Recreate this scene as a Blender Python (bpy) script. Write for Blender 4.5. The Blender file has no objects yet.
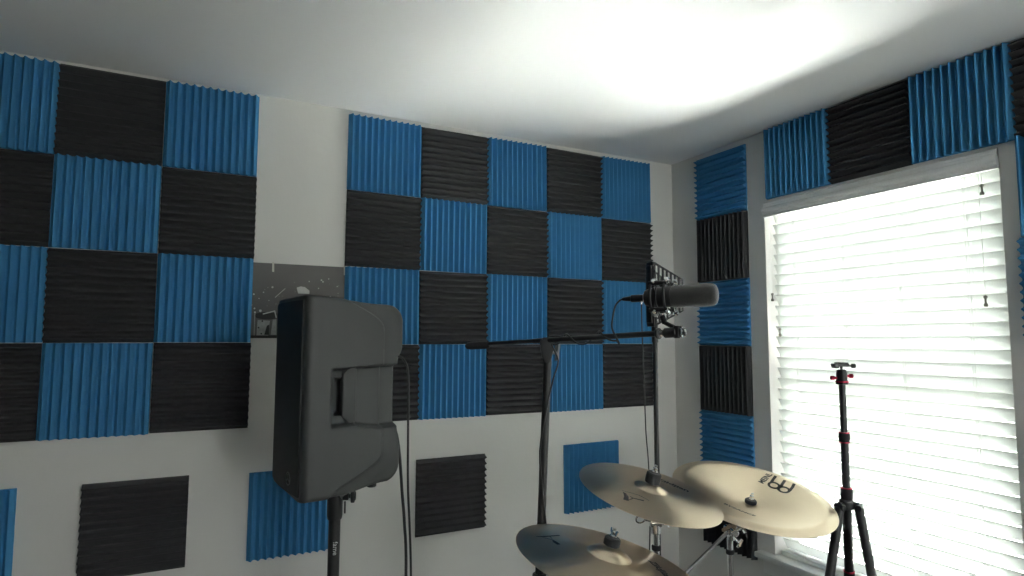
import bpy, bmesh, math, random
from mathutils import Vector, Matrix, Euler
PI = math.pi
R = math.radians
V = Vector
random.seed(4)
scn = bpy.context.scene
COL = scn.collection

# ------------------------------------------------------------------ materials
def mat(name, col, rough=.6, metal=0., noise=0., nscale=40., bump=0., bscale=200., coat=0., spec=.5, sheen=0., aniso=0.):
    m = bpy.data.materials.new(name); m.use_nodes = True
    nt = m.node_tree; b = nt.nodes['Principled BSDF']
    b.inputs['Base Color'].default_value = (*col, 1)
    b.inputs['Roughness'].default_value = rough
    b.inputs['Metallic'].default_value = metal
    b.inputs['Specular IOR Level'].default_value = spec
    b.inputs['Coat Weight'].default_value = coat
    b.inputs['Sheen Weight'].default_value = sheen
    tc = nt.nodes.new('ShaderNodeTexCoord')
    if noise:
        n = nt.nodes.new('ShaderNodeTexNoise'); n.inputs['Scale'].default_value = nscale; n.inputs['Detail'].default_value = 5
        nt.links.new(tc.outputs['Object'], n.inputs['Vector'])
        mx = nt.nodes.new('ShaderNodeMix'); mx.data_type = 'RGBA'
        mx.inputs['A'].default_value = (*[c * (1 - noise) for c in col], 1)
        mx.inputs['B'].default_value = (*[min(1, c * (1 + noise)) for c in col], 1)
        nt.links.new(n.outputs['Fac'], mx.inputs['Factor']); nt.links.new(mx.outputs['Result'], b.inputs['Base Color'])
    if bump:
        n2 = nt.nodes.new('ShaderNodeTexNoise'); n2.inputs['Scale'].default_value = bscale; n2.inputs['Detail'].default_value = 4
        nt.links.new(tc.outputs['Object'], n2.inputs['Vector'])
        bp = nt.nodes.new('ShaderNodeBump'); bp.inputs['Strength'].default_value = bump; bp.inputs['Distance'].default_value = .002
        nt.links.new(n2.outputs['Fac'], bp.inputs['Height']); nt.links.new(bp.outputs['Normal'], b.inputs['Normal'])
    return m

M = {}
FILL = 3.
TRANS, GROUND, SKY, SUN = .38, 125., 5., 100.
M['wall'] = mat('wall_paint', (.70, .69, .66), .85, noise=.02, nscale=3, bump=.15, bscale=60)
M['ceiling'] = mat('ceiling_paint', (.80, .80, .79), .9, noise=.015, nscale=2, bump=.12, bscale=80)
M['dark_wall'] = mat('grey_paint', (.16, .16, .165), .9, bump=.1, bscale=60)
M['floor'] = mat('floor_carpet', (.17, .155, .14), .95, noise=.2, nscale=60, bump=.5, bscale=300)
M['trim'] = mat('white_trim', (.78, .78, .77), .45)
M['blue'] = mat('blue_foam', (.058, .225, .43), .95, noise=.08, nscale=9, bump=.05, bscale=500, spec=.15)
M['black'] = mat('charcoal_foam', (.046, .046, .049), .95, noise=.08, nscale=9, bump=.05, bscale=500, spec=.2)
M['plastic'] = mat('speaker_plastic', (.050, .052, .053), .5, noise=.05, nscale=30, bump=.35, bscale=900)
M['plastic_smooth'] = mat('smooth_black_plastic', (.02, .02, .022), .4)
M['grille'] = mat('speaker_grille', (.010, .0105, .011), .6, bump=.6, bscale=700)
M['blackmetal'] = mat('black_metal', (.018, .018, .02), .35, metal=.3)
M['tube'] = mat('black_tube', (.022, .022, .023), .42)
M['rubber'] = mat('black_rubber', (.022, .022, .024), .8, bump=.3)
M['chrome'] = mat('chrome', (.75, .76, .78), .16, metal=1., noise=.03, nscale=20)
M['steel'] = mat('brushed_steel', (.27, .27, .27), .35, metal=1.)
M['cable'] = mat('cable_rubber', (.022, .022, .023), .42)
M['felt'] = mat('black_felt', (.03, .031, .034), .9, sheen=.3, bump=.5, bscale=500)
M['micfoam'] = mat('mic_windscreen', (.028, .028, .028), .95, bump=.6, bscale=600, sheen=.6)
M['red'] = mat('red_anodised', (.45, .02, .06), .35, metal=.7)
M['ink'] = mat('cymbal_ink', (.035, .03, .03), .6)
M['white_ink'] = mat('white_print', (.75, .75, .75), .6)
M['grey_ink'] = mat('grey_badge', (.24, .25, .25), .4, metal=.5)
M['poster'] = mat('poster_paper', (.10, .095, .092), .6, noise=.25, nscale=12)
M['poster_grey'] = mat('poster_print_grey', (.30, .30, .29), .6, noise=.4, nscale=60)
M['poster_dark'] = mat('poster_print_dark', (.012, .012, .012), .6)
M['poster_white'] = mat('poster_print_white', (.50, .50, .48), .6)
M['tape'] = mat('masking_tape', (.60, .59, .52), .7)
M['frame_white'] = mat('window_vinyl', (.8, .8, .79), .4)
M['toggle'] = mat('grey_toggle', (.20, .19, .16), .5)
M['cord'] = mat('white_cord', (.75, .75, .72), .8)

# slats: white faux wood that lets a little light through
def slat_material():
    m = bpy.data.materials.new('blind_slat'); m.use_nodes = True
    nt = m.node_tree; b = nt.nodes['Principled BSDF']; out = nt.nodes['Material Output']
    b.inputs['Base Color'].default_value = (.72, .73, .715, 1); b.inputs['Roughness'].default_value = .45
    tr = nt.nodes.new('ShaderNodeBsdfTranslucent'); tr.inputs['Color'].default_value = (.9, .92, .89, 1)
    mx = nt.nodes.new('ShaderNodeMixShader'); mx.inputs[0].default_value = TRANS
    nt.links.new(b.outputs[0], mx.inputs[1]); nt.links.new(tr.outputs[0], mx.inputs[2]); nt.links.new(mx.outputs[0], out.inputs[0])
    return m
M['slat'] = slat_material()
def glass_material():
    m = bpy.data.materials.new('window_glass'); m.use_nodes = True
    nt = m.node_tree; out = nt.nodes['Material Output']; nt.nodes.remove(nt.nodes['Principled BSDF'])
    t = nt.nodes.new('ShaderNodeBsdfTransparent'); t.inputs[0].default_value = (.96, .98, .97, 1)
    g = nt.nodes.new('ShaderNodeBsdfGlossy'); g.inputs['Roughness'].default_value = .02
    f = nt.nodes.new('ShaderNodeFresnel'); f.inputs[0].default_value = 1.3
    mx = nt.nodes.new('ShaderNodeMixShader')
    nt.links.new(f.outputs[0], mx.inputs[0]); nt.links.new(t.outputs[0], mx.inputs[1]); nt.links.new(g.outputs[0], mx.inputs[2])
    nt.links.new(mx.outputs[0], out.inputs[0])
    return m
M['glass'] = glass_material()
# bronze with lathe rings (radial distance in the cymbal's own space)
def bronze_material():
    m = bpy.data.materials.new('cymbal_bronze'); m.use_nodes = True
    nt = m.node_tree; b = nt.nodes['Principled BSDF']
    b.inputs['Metallic'].default_value = 1.; b.inputs['Roughness'].default_value = .30
    tc = nt.nodes.new('ShaderNodeTexCoord')
    ln = nt.nodes.new('ShaderNodeVectorMath'); ln.operation = 'LENGTH'
    mp = nt.nodes.new('ShaderNodeMapping'); mp.inputs['Scale'].default_value = (1, 1, 0)
    nt.links.new(tc.outputs['Object'], mp.inputs['Vector']); nt.links.new(mp.outputs[0], ln.inputs[0])
    n = nt.nodes.new('ShaderNodeTexNoise'); n.noise_dimensions = '1D'; n.inputs['Scale'].default_value = 420; n.inputs['Detail'].default_value = 3
    nt.links.new(ln.outputs['Value'], n.inputs['W'])
    n2 = nt.nodes.new('ShaderNodeTexNoise'); n2.inputs['Scale'].default_value = 9; n2.inputs['Detail'].default_value = 3
    nt.links.new(tc.outputs['Object'], n2.inputs['Vector'])
    mx = nt.nodes.new('ShaderNodeMix'); mx.data_type = 'RGBA'
    mx.inputs['A'].default_value = (.72, .57, .42, 1); mx.inputs['B'].default_value = (.88, .73, .56, 1)
    ad = nt.nodes.new('ShaderNodeMath'); ad.operation = 'MULTIPLY_ADD'; ad.inputs[1].default_value = .5
    nt.links.new(n.outputs['Fac'], ad.inputs[0]); 
    h = nt.nodes.new('ShaderNodeMath'); h.operation = 'MULTIPLY'; h.inputs[1].default_value = .5
    nt.links.new(n2.outputs['Fac'], h.inputs[0]); nt.links.new(h.outputs[0], ad.inputs[2])
    nt.links.new(ad.outputs[0], mx.inputs['Factor']); nt.links.new(mx.outputs['Result'], b.inputs['Base Color'])
    bp = nt.nodes.new('ShaderNodeBump'); bp.inputs['Strength'].default_value = .35; bp.inputs['Distance'].default_value = .0006
    nt.links.new(n.outputs['Fac'], bp.inputs['Height']); nt.links.new(bp.outputs['Normal'], b.inputs['Normal'])
    b.inputs['Anisotropic'].default_value = .8; b.inputs['Anisotropic Rotation'].default_value = .25
    tg = nt.nodes.new('ShaderNodeTangent'); tg.direction_type = 'RADIAL'; tg.axis = 'Z'
    nt.links.new(tg.outputs[0], b.inputs['Tangent'])
    return m
M['bronze'] = bronze_material()

# ------------------------------------------------------------------ mesh helpers
def build(name, bm, material, parent=None, sharp=38, matrix=None):
    if matrix is not None: bmesh.ops.transform(bm, matrix=matrix, verts=bm.verts)
    bmesh.ops.recalc_face_normals(bm, faces=bm.faces)
    for f in bm.faces: f.smooth = True
    lim = R(sharp)
    for e in bm.edges:
        if len(e.link_faces) != 2 or e.calc_face_angle(0) > lim: e.smooth = False
    me = bpy.data.meshes.new(name); bm.to_mesh(me); bm.free()
    me.materials.append(M[material])
    o = bpy.data.objects.new(name, me); COL.objects.link(o)
    if parent: o.parent = parent
    return o
def frame(p, d, roll=0):
    """matrix whose +Z runs along d from p"""
    d = V(d).normalized()
    return Matrix.Translation(V(p)) @ d.to_track_quat('Z', 'Y').to_matrix().to_4x4() @ Matrix.Rotation(roll, 4, 'Z')
def lathe(bm, prof, mt=Matrix(), n=24):
    rings = []
    for r, z in prof:
        if r < 1e-6: rings.append([bm.verts.new(mt @ V((0, 0, z)))])
        else: rings.append([bm.verts.new(mt @ V((r * math.cos(2*PI*k/n), r * math.sin(2*PI*k/n), z))) for k in range(n)])
    for a, b in zip(rings, rings[1:]):
        for k in range(n):
            k2 = (k + 1) % n
            if len(a) == 1 and len(b) == 1: continue
            if len(a) == 1: bm.faces.new((a[0], b[k], b[k2]))
            elif len(b) == 1: bm.faces.new((a[k], a[k2], b[0]))
            else: bm.faces.new((a[k], a[k2], b[k2], b[k]))
    if len(rings[0]) > 1: bm.faces.new(rings[0][::-1])
    if len(rings[-1]) > 1: bm.faces.new(rings[-1])
def rod(bm, a, b, r0, r1=None, n=16, bev=.0):
    a, b = V(a), V(b); L = (b - a).length; r1 = r0 if r1 is None else r1
    bv = min(bev or min(r0, r1) * .15, L * .2)
    lathe(bm, [(r0 - bv, 0), (r0, bv), (r1, L - bv), (r1 - bv, L)], frame(a, b - a), n)
def box(bm, c, s, mt=Matrix(), bev=0., seg=2):
    t = bmesh.new(); bmesh.ops.create_cube(t, size=1)
    bmesh.ops.scale(t, vec=V(s), verts=t.verts)
    if bev: bmesh.ops.bevel(t, geom=t.edges[:], offset=bev, segments=seg, profile=.5, affect='EDGES')
    bmesh.ops.translate(t, vec=V(c), verts=t.verts); bmesh.ops.transform(t, matrix=mt, verts=t.verts)
    me = bpy.data.meshes.new('t'); t.to_mesh(me); t.free(); bm.from_mesh(me); bpy.data.meshes.remove(me)
def smooth_path(pts, sub=8):
    pts = [V(p) for p in pts]; out = []
    for i in range(len(pts) - 1):
        p0 = pts[max(i-1, 0)]; p1 = pts[i]; p2 = pts[i+1]; p3 = pts[min(i+2, len(pts)-1)]
        for k in range(sub):
            t = k / sub
            out.append(.5 * ((2*p1) + (-p0+p2)*t + (2*p0-5*p1+4*p2-p3)*t*t + (-p0+3*p1-3*p2+p3)*t**3))
    out.append(pts[-1]); return out
def tube(bm, pts, r, n=8, sub=8, smooth=True):
    P = smooth_path(pts, sub) if smooth else [V(p) for p in pts]
    up = V((0, 0, 1)); prev = None; T0 = (P[1]-P[0]).normalized()
    x = T0.cross(up if abs(T0.z) < .95 else V((1, 0, 0))).normalized(); rings = []
    for i, p in enumerate(P):
        T = (P[min(i+1, len(P)-1)] - P[max(i-1, 0)]).normalized()
        x = (x - T * x.dot(T)).normalized(); y = T.cross(x)
        rr = r[i * (len(r) - 1) // (len(P) - 1)] if isinstance(r, (list, tuple)) else r
        rings.append([bm.verts.new(p + (x*math.cos(2*PI*k/n) + y*math.sin(2*PI*k/n)) * rr) for k in range(n)])
    for a, b in zip(rings, rings[1:]):
        for k in range(n): bm.faces.new((a[k], a[(k+1) % n], b[(k+1) % n], b[k]))
    bm.faces.new(rings[0][::-1]); bm.faces.new(rings[-1])
def prism(bm, poly, z0, z1, mt=Matrix()):
    a = [bm.verts.new(mt @ V((x, y, z0))) for x, y in poly]; b = [bm.verts.new(mt @ V((x, y, z1))) for x, y in poly]
    n = len(poly); bm.faces.new(a[::-1]); bm.faces.new(b)
    for k in range(n): bm.faces.new((a[k], a[(k+1) % n], b[(k+1) % n], b[k]))
def NB(): return bmesh.new()
def thing(name, label, cat, loc, rot=(0, 0, 0), group=None):
    o = bpy.data.objects.new(name, None); COL.objects.link(o); o.location = loc; o.rotation_euler = rot
    o.empty_display_size = .1; tag(o, label, cat, group); return o
def tag(o, label, cat, group=None):
    o['label'] = label; o['category'] = cat
    if group: o['group'] = group
    return o
def struct(o): o['kind'] = 'structure'; return o
def text_bm(s, size, space=1., bold=0.):
    """flat lettering as triangles, centred on the origin in XY"""
    cu = bpy.data.curves.new('t', 'FONT'); cu.body = s; cu.size = size; cu.align_x = 'CENTER'; cu.align_y = 'CENTER'; cu.space_character = space
    cu.resolution_u = 3; cu.offset = bold
    ob = bpy.data.objects.new('t', cu); COL.objects.link(ob)
    dg = bpy.context.evaluated_depsgraph_get(); me = bpy.data.meshes.new_from_object(ob.evaluated_get(dg))
    bm = NB(); bm.from_mesh(me); bpy.data.meshes.remove(me); bpy.data.objects.remove(ob); bpy.data.curves.remove(cu)
    bmesh.ops.triangulate(bm, faces=bm.faces)
    return bm

# ------------------------------------------------------------------ room shell
CEIL = 2.462; XR = .018; YB = .018; XL = -4.7; YF = -4.9
OY0, OY1, OZ0, OZ1 = -1.441, -.560, .655, 2.146        # window opening in the right wall
TH = .15
bm = NB(); box(bm, ((XL+XR)/2, (YB+YF)/2, -.05), (XR-XL+.3, YB-YF+.3, .1)); struct(build('floor', bm, 'floor'))
bm = NB(); box(bm, ((XL+XR)/2, (YB+YF)/2, CEIL+.05), (XR-XL+.3, YB-YF+.3, .1)); struct(build('ceiling', bm, 'ceiling'))
bm = NB(); box(bm, ((XL+XR)/2, YB+TH/2, CEIL/2), (XR-XL, TH, CEIL)); struct(build('wall_back', bm, 'wall'))
bm = NB(); box(bm, (XL-TH/2, (YB+YF)/2, CEIL/2), (TH, YB-YF, CEIL)); struct(build('wall_left', bm, 'dark_wall'))
bm = NB()
# right wall with its window opening: one closed mesh
def wall_with_hole(bm, x0, x1, ys, zs):
    g = {}
    for x in (x0, x1):
        for i, y in enumerate(ys):
            for j, z in enumerate(zs): g[(x, i, j)] = bm.verts.new((x, y, z))
    for x in (x0, x1):
        for i in range(3):
            for j in range(3):
                if (i, j) == (1, 1): continue
                bm.faces.new([g[(x, i, j)], g[(x, i+1, j)], g[(x, i+1, j+1)], g[(x, i, j+1)]])
    def side(a, b): bm.faces.new([g[(x0, *a)], g[(x0, *b)], g[(x1, *b)], g[(x1, *a)]])
    for i in range(3): side((i, 0), (i+1, 0)); side((i, 3), (i+1, 3)); side((0, i), (0, i+1)); side((3, i), (3, i+1))
    side((1, 1), (2, 1)); side((1, 2), (2, 2)); side((1, 1), (1, 2)); side((2, 1), (2, 2))
wall_with_hole(bm, XR, XR+TH, [YF, OY0, OY1, YB], [0, OZ0, OZ1, CEIL]); struct(build('wall_right', bm, 'wall'))
F0, F1, FZ0, FZ1 = -1.35, -.40, .70, 2.10        # unseen window added behind the camera to hold the fill lamp
bm = NB(); wall_with_hole(bm, YF-TH, YF, [XL, F0, F1, XR], [0, FZ0, FZ1, CEIL])
for v in bm.verts: v.co = V((v.co.y, v.co.x, v.co.z))
struct(build('wall_front', bm, 'dark_wall'))
w2 = bpy.data.objects.new('added_window', None); COL.objects.link(w2); w2.location = ((F0+F1)/2, YF-.10, FZ0); w2['kind'] = 'structure'
bm = NB(); a_, h_ = F1-F0, FZ1-FZ0
for c, s in (((0, 0, .02), (a_, .05, .04)), ((0, 0, h_-.02), (a_, .05, .04)), ((-a_/2+.02, 0, h_/2), (.04, .05, h_-.08)), ((a_/2-.02, 0, h_/2), (.04, .05, h_-.08)), ((0, 0, h_/2), (a_-.08, .045, .04))): box(bm, c, s, bev=.003)
build('window_frame', bm, 'frame_white', w2)
for z in (h_*.26, h_*.74): bm = NB(); box(bm, (0, 0, z), (a_-.08, .004, h_*.42)); build('window_pane', bm, 'glass', w2)
for nm, c, s in (('baseboard_back', ((XL+XR)/2, YB-.007, .045), (XR-XL-.03, .014, .09)), ('baseboard_right', (XR-.007, (YB+YF)/2, .045), (.014, YB-YF-.03, .09)),
                 ('baseboard_left', (XL+.007, (YB+YF)/2, .045), (.014, YB-YF-.03, .09))):
    bm = NB(); box(bm, c, s, bev=.004); struct(build(nm, bm, 'trim'))

# window: vinyl frame, meeting rail, glass; sill
w = bpy.data.objects.new('window_1', None); COL.objects.link(w); w.location = (XR+.12, (OY0+OY1)/2, OZ0); w['kind'] = 'structure'
WW, WH = OY1-OY0, OZ1-OZ0
bm = NB(); t = .045
for c, s in (((0, 0, t/2), (.05, WW, t)), ((0, 0, WH-t/2), (.05, WW, t)), ((0, -WW/2+t/2, WH/2), (.05, t, WH-2*t)), ((0, WW/2-t/2, WH/2), (.05, t, WH-2*t)), ((0, 0, WH*.5), (.045, WW-2*t, .04))):
    box(bm, c, s, bev=.003)
build('window_frame', bm, 'frame_white', w)
for k, z in enumerate((WH*.27, WH*.745)):
    bm = NB(); box(bm, (0, 0, z), (.004, WW-2*t, WH*.43)); build('window_pane', bm, 'glass', w)
bm = NB(); box(bm, (XR+.01, (OY0+OY1)/2, OZ0-.012), (.10, WW+.15, .024), bev=.006)
box(bm, (XR+.075, (OY0+OY1)/2, OZ0-.012), (.10, WW-.002, .024))
s = build('window_sill', bm, 'trim'); s['kind'] = 'structure'; s.name = 'trim_1'
bm = NB(); box(bm, (XR-.008, (OY0+OY1)/2, OZ0-.054), (.016, WW+.1, .06), bev=.004); struct(build('trim_2', bm, 'trim'))

# ------------------------------------------------------------------ venetian blind
BY0, BY1 = OY0+.005, OY1-.018
BL = BY1-BY0; BX = XR+.04
bl = thing('venetian_blind', 'white horizontal slat blind covering the bright window', 'blind', (BX, (BY0+BY1)/2, OZ1-.005))
def L(z): return z-(OZ1-.005)
# crown valance: profile in XZ swept along Y
prof = [(0, .062), (-.010, .062), (-.010, .054), (-.013, .050), (-.013, .043), (-.022, .038), (-.026, .030), (-.026, .024), (-.020, .019), (-.020, .013), (-.014, .008), (-.014, 0), (0, 0)]
bm = NB(); y0, y1 = -(BL/2+.003), BL/2+.018
va = [[bm.verts.new((x+(XR-.004)-BX+.010, y, L(2.080)+z)) for x, z in prof] for y in (y0, y1)]
bm.faces.new(va[0]); bm.faces.new(va[1][::-1])
for k in range(len(prof)): k2 = (k+1) % len(prof); bm.faces.new((va[0][k], va[0][k2], va[1][k2], va[1][k]))
build('valance', bm, 'trim', bl, sharp=25)
bm = NB(); box(bm, (.004, 0, L(2.118)), (.05, BL, .045), bev=.003); build('headrail', bm, 'trim', bl)
PITCH = .0440; TILT = R(62); SW = .050
proto = None; z = 2.07; n = 0
slat_zs = []
while z > OZ0+.045: slat_zs.append(z); z -= PITCH
def slat_mesh():
    bm = NB(); rows = []; ns = 6
    for side in (1, -1):
        for y in (-BL/2, BL/2):
            r = []
            for k in range(ns+1):
                u = -SW/2 + SW*k/ns
                zc = .0018*(1-(2*u/SW)**2)
                x, zz = u, zc + side*.0013
                # room edge (negative x) up
                r.append(bm.verts.new((x*math.cos(TILT)+zz*math.sin(TILT), y, -x*math.sin(TILT)+zz*math.cos(TILT))))
            rows.append(r)
    a, b, c, d = rows
    for k in range(ns): bm.faces.new((a[k], a[k+1], b[k+1], b[k])); bm.faces.new((c[k], d[k], d[k+1], c[k+1])); bm.faces.new((a[k], c[k], c[k+1], a[k+1])); bm.faces.new((b[k], b[k+1], d[k+1], d[k]))
    bm.faces.new((a[0], b[0], d[0], c[0])); bm.faces.new((a[ns], c[ns], d[ns], b[ns]))
    return bm
for z in slat_zs:
    if proto is None: o = proto = build('slat', slat_mesh(), 'slat', bl)
    else: o = proto.copy(); COL.objects.link(o); o.parent = bl
    o.location = (random.uniform(-.0008, .0008), 0, L(z))
bm = NB(); box(bm, (0, 0, L(OZ0+.014)), (.050, BL, .020), bev=.004); build('bottom_rail', bm, 'slat', bl)
for y in (-.69, -.905, -1.117, -1.333):
    bm = NB(); yy = y-(BY0+BY1)/2
    for sx in (-1, 1):
        for dy in (-.0035, .0035):
            rod(bm, (sx*.0262, yy+dy, L(2.095)), (sx*.0262, yy+dy, L(OZ0+.02)), .0007, n=5)
    for z in slat_zs:
        hx, hz = .0255*math.cos(TILT), .0255*math.sin(TILT)
        for dy in (-.0035, .0035): rod(bm, (-hx, yy+dy, L(z)+hz-.002), (hx, yy+dy, L(z)-hz-.002), .0005, n=4)
    build('ladder_cord', bm, 'cord', bl)
for y, za, zb in ((-1.384, 2.026, 1.673), (-.600, 1.732, 1.582)):
    for k, z in enumerate((za, zb)):
        yy = y-(BY0+BY1)/2 - (.004 if k == 0 else -.004) * (1 if y < -1 else -4)
        bm = NB(); rod(bm, (-.034, yy, L(2.095)), (-.034, yy, L(z)+.015), .0008, n=6); c = build('lift_cord', bm, 'cord', bl)
        bm = NB(); lathe(bm, [(.002, .017), (.0055, .015), (.0055, .010), (.003, .006), (.003, -.006), (.0060, -.011), (.0060, -.017), (.003, -.019)], Matrix.Translation((-.034, yy, L(z))), 12)
        build('cord_toggle', bm, 'toggle', c)

# ------------------------------------------------------------------ acoustic foam
T = .305
def foam_mesh(name, material, ribs=12, seed=0):
    """ribbed wedge foam, ribs along local Z, thickness along -Y, back at y=0"""
    rnd = random.Random(seed); bm = NB(); S = .3035; p = S/ribs
    pts = []
    for k in range(ribs):
        x = -S/2+k*p
        if k == 0: pts.append((x, .0065))
        pts += [(x+p*.10, .0068), (x+p*.28, .0140), (x+p*.43, .0250), (x+p*.50, .0262), (x+p*.57, .0250), (x+p*.72, .0140), (x+p*.90, .0068), (x+p, .0065)]
    nz = 12; rows = []
    for j in range(nz+1):
        z = -S/2+S*j/nz
        rows.append([bm.verts.new((x, -d, z)) for x, d in pts])
    back = [[bm.verts.new((s*S/2, 0, -S/2+S*j/nz)) for s in (-1, 1)] for j in range(nz+1)]
    for j in range(nz):
        for k in range(len(pts)-1): bm.faces.new((rows[j][k], rows[j][k+1], rows[j+1][k+1], rows[j+1][k]))
        bm.faces.new((back[j][0], rows[j][0], rows[j+1][0], back[j+1][0])); bm.faces.new((rows[j][-1], back[j][1], back[j+1][1], rows[j+1][-1]))
        bm.faces.new((back[j][1], back[j][0], back[j+1][0], back[j+1][1]))
    bm.faces.new(rows[0][::-1]+[back[0][0], back[0][1]]); bm.faces.new(rows[-1]+[back[-1][1], back[-1][0]])
    bmesh.ops.recalc_face_normals(bm, faces=bm.faces)
    for f in bm.faces: f.smooth = True
    for e in bm.edges:
        if len(e.link_faces) != 2 or e.calc_face_angle(0) > R(50): e.smooth = False
    me = bpy.data.meshes.new(name); bm.to_mesh(me); bm.free(); me.materials.append(M[material]); return me
FM = {'blue': [foam_mesh('blue_foam_panel', 'blue', seed=s) for s in range(3)], 'black': [foam_mesh('black_foam_panel', 'black', seed=s+9) for s in range(3)]}
ORD = ['top', 'second', 'third', 'fourth', 'fifth', 'lowest']
def foam(color, horizontal, wall, a, z, label, group, jit=1.):
    """wall 'back': a = x; wall 'right': a = y"""
    me = random.choice(FM[color]); o = bpy.data.objects.new('foam_panel', me); COL.objects.link(o)
    tw = R(random.uniform(-.35, .35))*jit + (PI/2 if horizontal else 0) + random.choice((0, PI))
    spin = Matrix.Rotation(tw, 4, 'Y')
    a += random.uniform(-.0008, .0008)*jit; z += random.uniform(-.0008, .0008)*jit
    if wall == 'back': mt = Matrix.Translation((a, YB+.0003, z)) @ spin
    else: mt = Matrix.Translation((XR+.0003, a, z)) @ Matrix.Rotation(-PI/2, 4, 'Z') @ spin
    o.matrix_world = mt
    tag(o, label, 'acoustic foam', group); return o
def name_of(color): return 'blue' if color == 'blue' else 'black'
def ordinal(i): return ['first', 'second', 'third', 'fourth', 'fifth'][i]
L0, LZ, M0, MZ, CY, CZ, WY, WZ = -2.9033, 2.451, -1.6592, 2.4421, -.1665, 2.435, -.5778, 2.4598
for j in range(4):
    for i in range(3):
        c = 'blue' if (i+j) % 2 == 0 else 'black'
        pos = ['cut by the left frame edge', 'in the middle column', 'in the right column'][i]
        foam(c, c == 'black', 'back', L0+(i+.5)*T, LZ-(j+.5)*T, f'{c} ribbed foam panel, {ORD[j]} row of left wall block, {pos}', 'foam panels of the left wall block')
for j in range(4):
    for i in range(5):
        c = 'blue' if (i+j) % 2 == 0 else 'black'
        r = ['top', 'second', 'third', 'bottom'][j]
        foam(c, c == 'black', 'back', M0+(i+.5)*T, MZ-(j+.5)*T, f'{c} ribbed foam panel, {r} row, {ordinal(i)} from left in the block behind the microphone', 'foam panels of the block behind the microphone')
for c, x, z, lab in (('blue', -2.789, .938, 'single blue foam panel low on the wall, cut by the left frame edge'),
                     ('black', -2.320, .931, 'single black foam panel low on the wall left of the loudspeaker'),
                     ('blue', -1.826, .920, 'single blue foam panel low on the wall behind the loudspeaker pole'),
                     ('black', -1.205, .912, 'single black foam panel low on the wall right of the hanging cables'),
                     ('blue', -.504, .917, 'single blue foam panel low on the wall behind the middle cymbal')):
    foam(c, c == 'black', 'back', x, z, lab, 'single foam panels low on the back wall', .6)
CR = ['top, touching the ceiling', 'second from the top', 'third from the top, behind the microphone tip', 'fourth from the top', 'fifth, just above the right cymbal', 'lowest, dark below the right cymbal']
for j in range(6):
    c = 'blue' if j % 2 == 0 else 'black'
    foam(c, c == 'blue', 'right', CY-.5*T, CZ-(j+.5)*T, f'{c} foam panel in narrow corner column, {CR[j]}', 'foam panels in the corner column')
WL = ['left end', 'second from the left', 'third from the left', 'cut off at the right end']
for i in range(4):
    c = 'blue' if i % 2 == 0 else 'black'
    foam(c, c == 'black', 'right', WY-(i+.5)*T, WZ-.5*T, f'{c} ribbed foam panel in the row above the window, {WL[i]}', 'foam panels above the window')
foam('blue', False, 'right', -1.487-.5*T, 2.163-.5*T, 'blue foam panel right of the window, just under the black one', 'foam panels right of the window')
foam('blue', True, 'right', -1.484-.5*T, 2.163-1.5*T, 'lower blue foam panel right of the window at the frame edge', 'foam panels right of the window')

# ------------------------------------------------------------------ poster
PW, PH = .345, .277
po = thing('poster', 'dark poster with grey drum kit print taped between the foam blocks', 'poster', (-1.8235, YB-.0015, 1.6905))
bm = NB(); box(bm, (0, 0, 0), (PW, .001, PH)); build('sheet', bm, 'poster', po)
def flat(bm, poly, y=-.0009, th=.0004):
    prism(bm, poly, 0, th, Matrix(((1, 0, 0, 0), (0, 0, -1, y), (0, 1, 0, 0), (0, 0, 0, 1))))
def disc(x, z, rx, rz, n=10, ph=0): return [(x+rx*math.cos(2*PI*k/n+ph), z+rz*math.sin(2*PI*k/n+ph)) for k in range(n)]
def seg(a, b, w0): 
    d = V((b[0]-a[0], b[1]-a[1])); nrm = V((-d.y, d.x)).normalized()*w0/2
    return [(a[0]+nrm.x, a[1]+nrm.y), (b[0]+nrm.x, b[1]+nrm.y), (b[0]-nrm.x, b[1]-nrm.y), (a[0]-nrm.x, a[1]-nrm.y)]
bm = NB(); x0, z0 = -PW/2, -PH/2
flat(bm, [(x0, z0), (x0+.345, z0), (x0+.345, z0+.012), (x0, z0+.010)]); flat(bm, disc(x0+.06, z0+.082, .045, .014), -.0010)
build('dark_print', bm, 'poster_dark', po)
bm = NB(); flat(bm, [(x0+.026, z0+.010), (x0+.066, z0+.010), (x0+.070, z0+.064), (x0+.028, z0+.066)], -.0012)
flat(bm, [(x0+.074, z0+.012), (x0+.094, z0+.012), (x0+.092, z0+.070), (x0+.080, z0+.068)], -.0012)
flat(bm, disc(x0+.15, z0+.06, .05, .045, 20), -.0012); flat(bm, disc(x0+.24, z0+.05, .035, .035, 16), -.0012)
flat(bm, seg((x0+.018, z0+.01), (x0+.018, z0+.09), .003), -.0012)
build('drum_print', bm, 'poster_grey', po)
bm = NB()
for x, z in ((.038, .062), (.036, .016), (.026, .038)): flat(bm, disc(x0+x+.006, z0+z, .003, .003, 8), -.0020)
flat(bm, [(x0+.052, z0+.012), (x0+.068, z0+.012), (x0+.068, z0+.05), (x0+.060, z0+.045)], -.0020)
build('lug_print', bm, 'poster_dark', po)
bm = NB()
flat(bm, [(x0+.160, z0+.190), (x0+.175, z0+.195), (x0+.190, z0+.193), (x0+.207, z0+.180), (x0+.207, z0+.168), (x0+.166, z0+.168)], -.0012)
for a, b, ww in (((.045, .088), (.085, .100), .004), ((.085, .150), (.120, .185), .002), ((.085, .102), (.092, .075), .004)): flat(bm, seg((x0+a[0], z0+a[1]), (x0+b[0], z0+b[1]), ww), -.0012)
rnd = random.Random(8)
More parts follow.
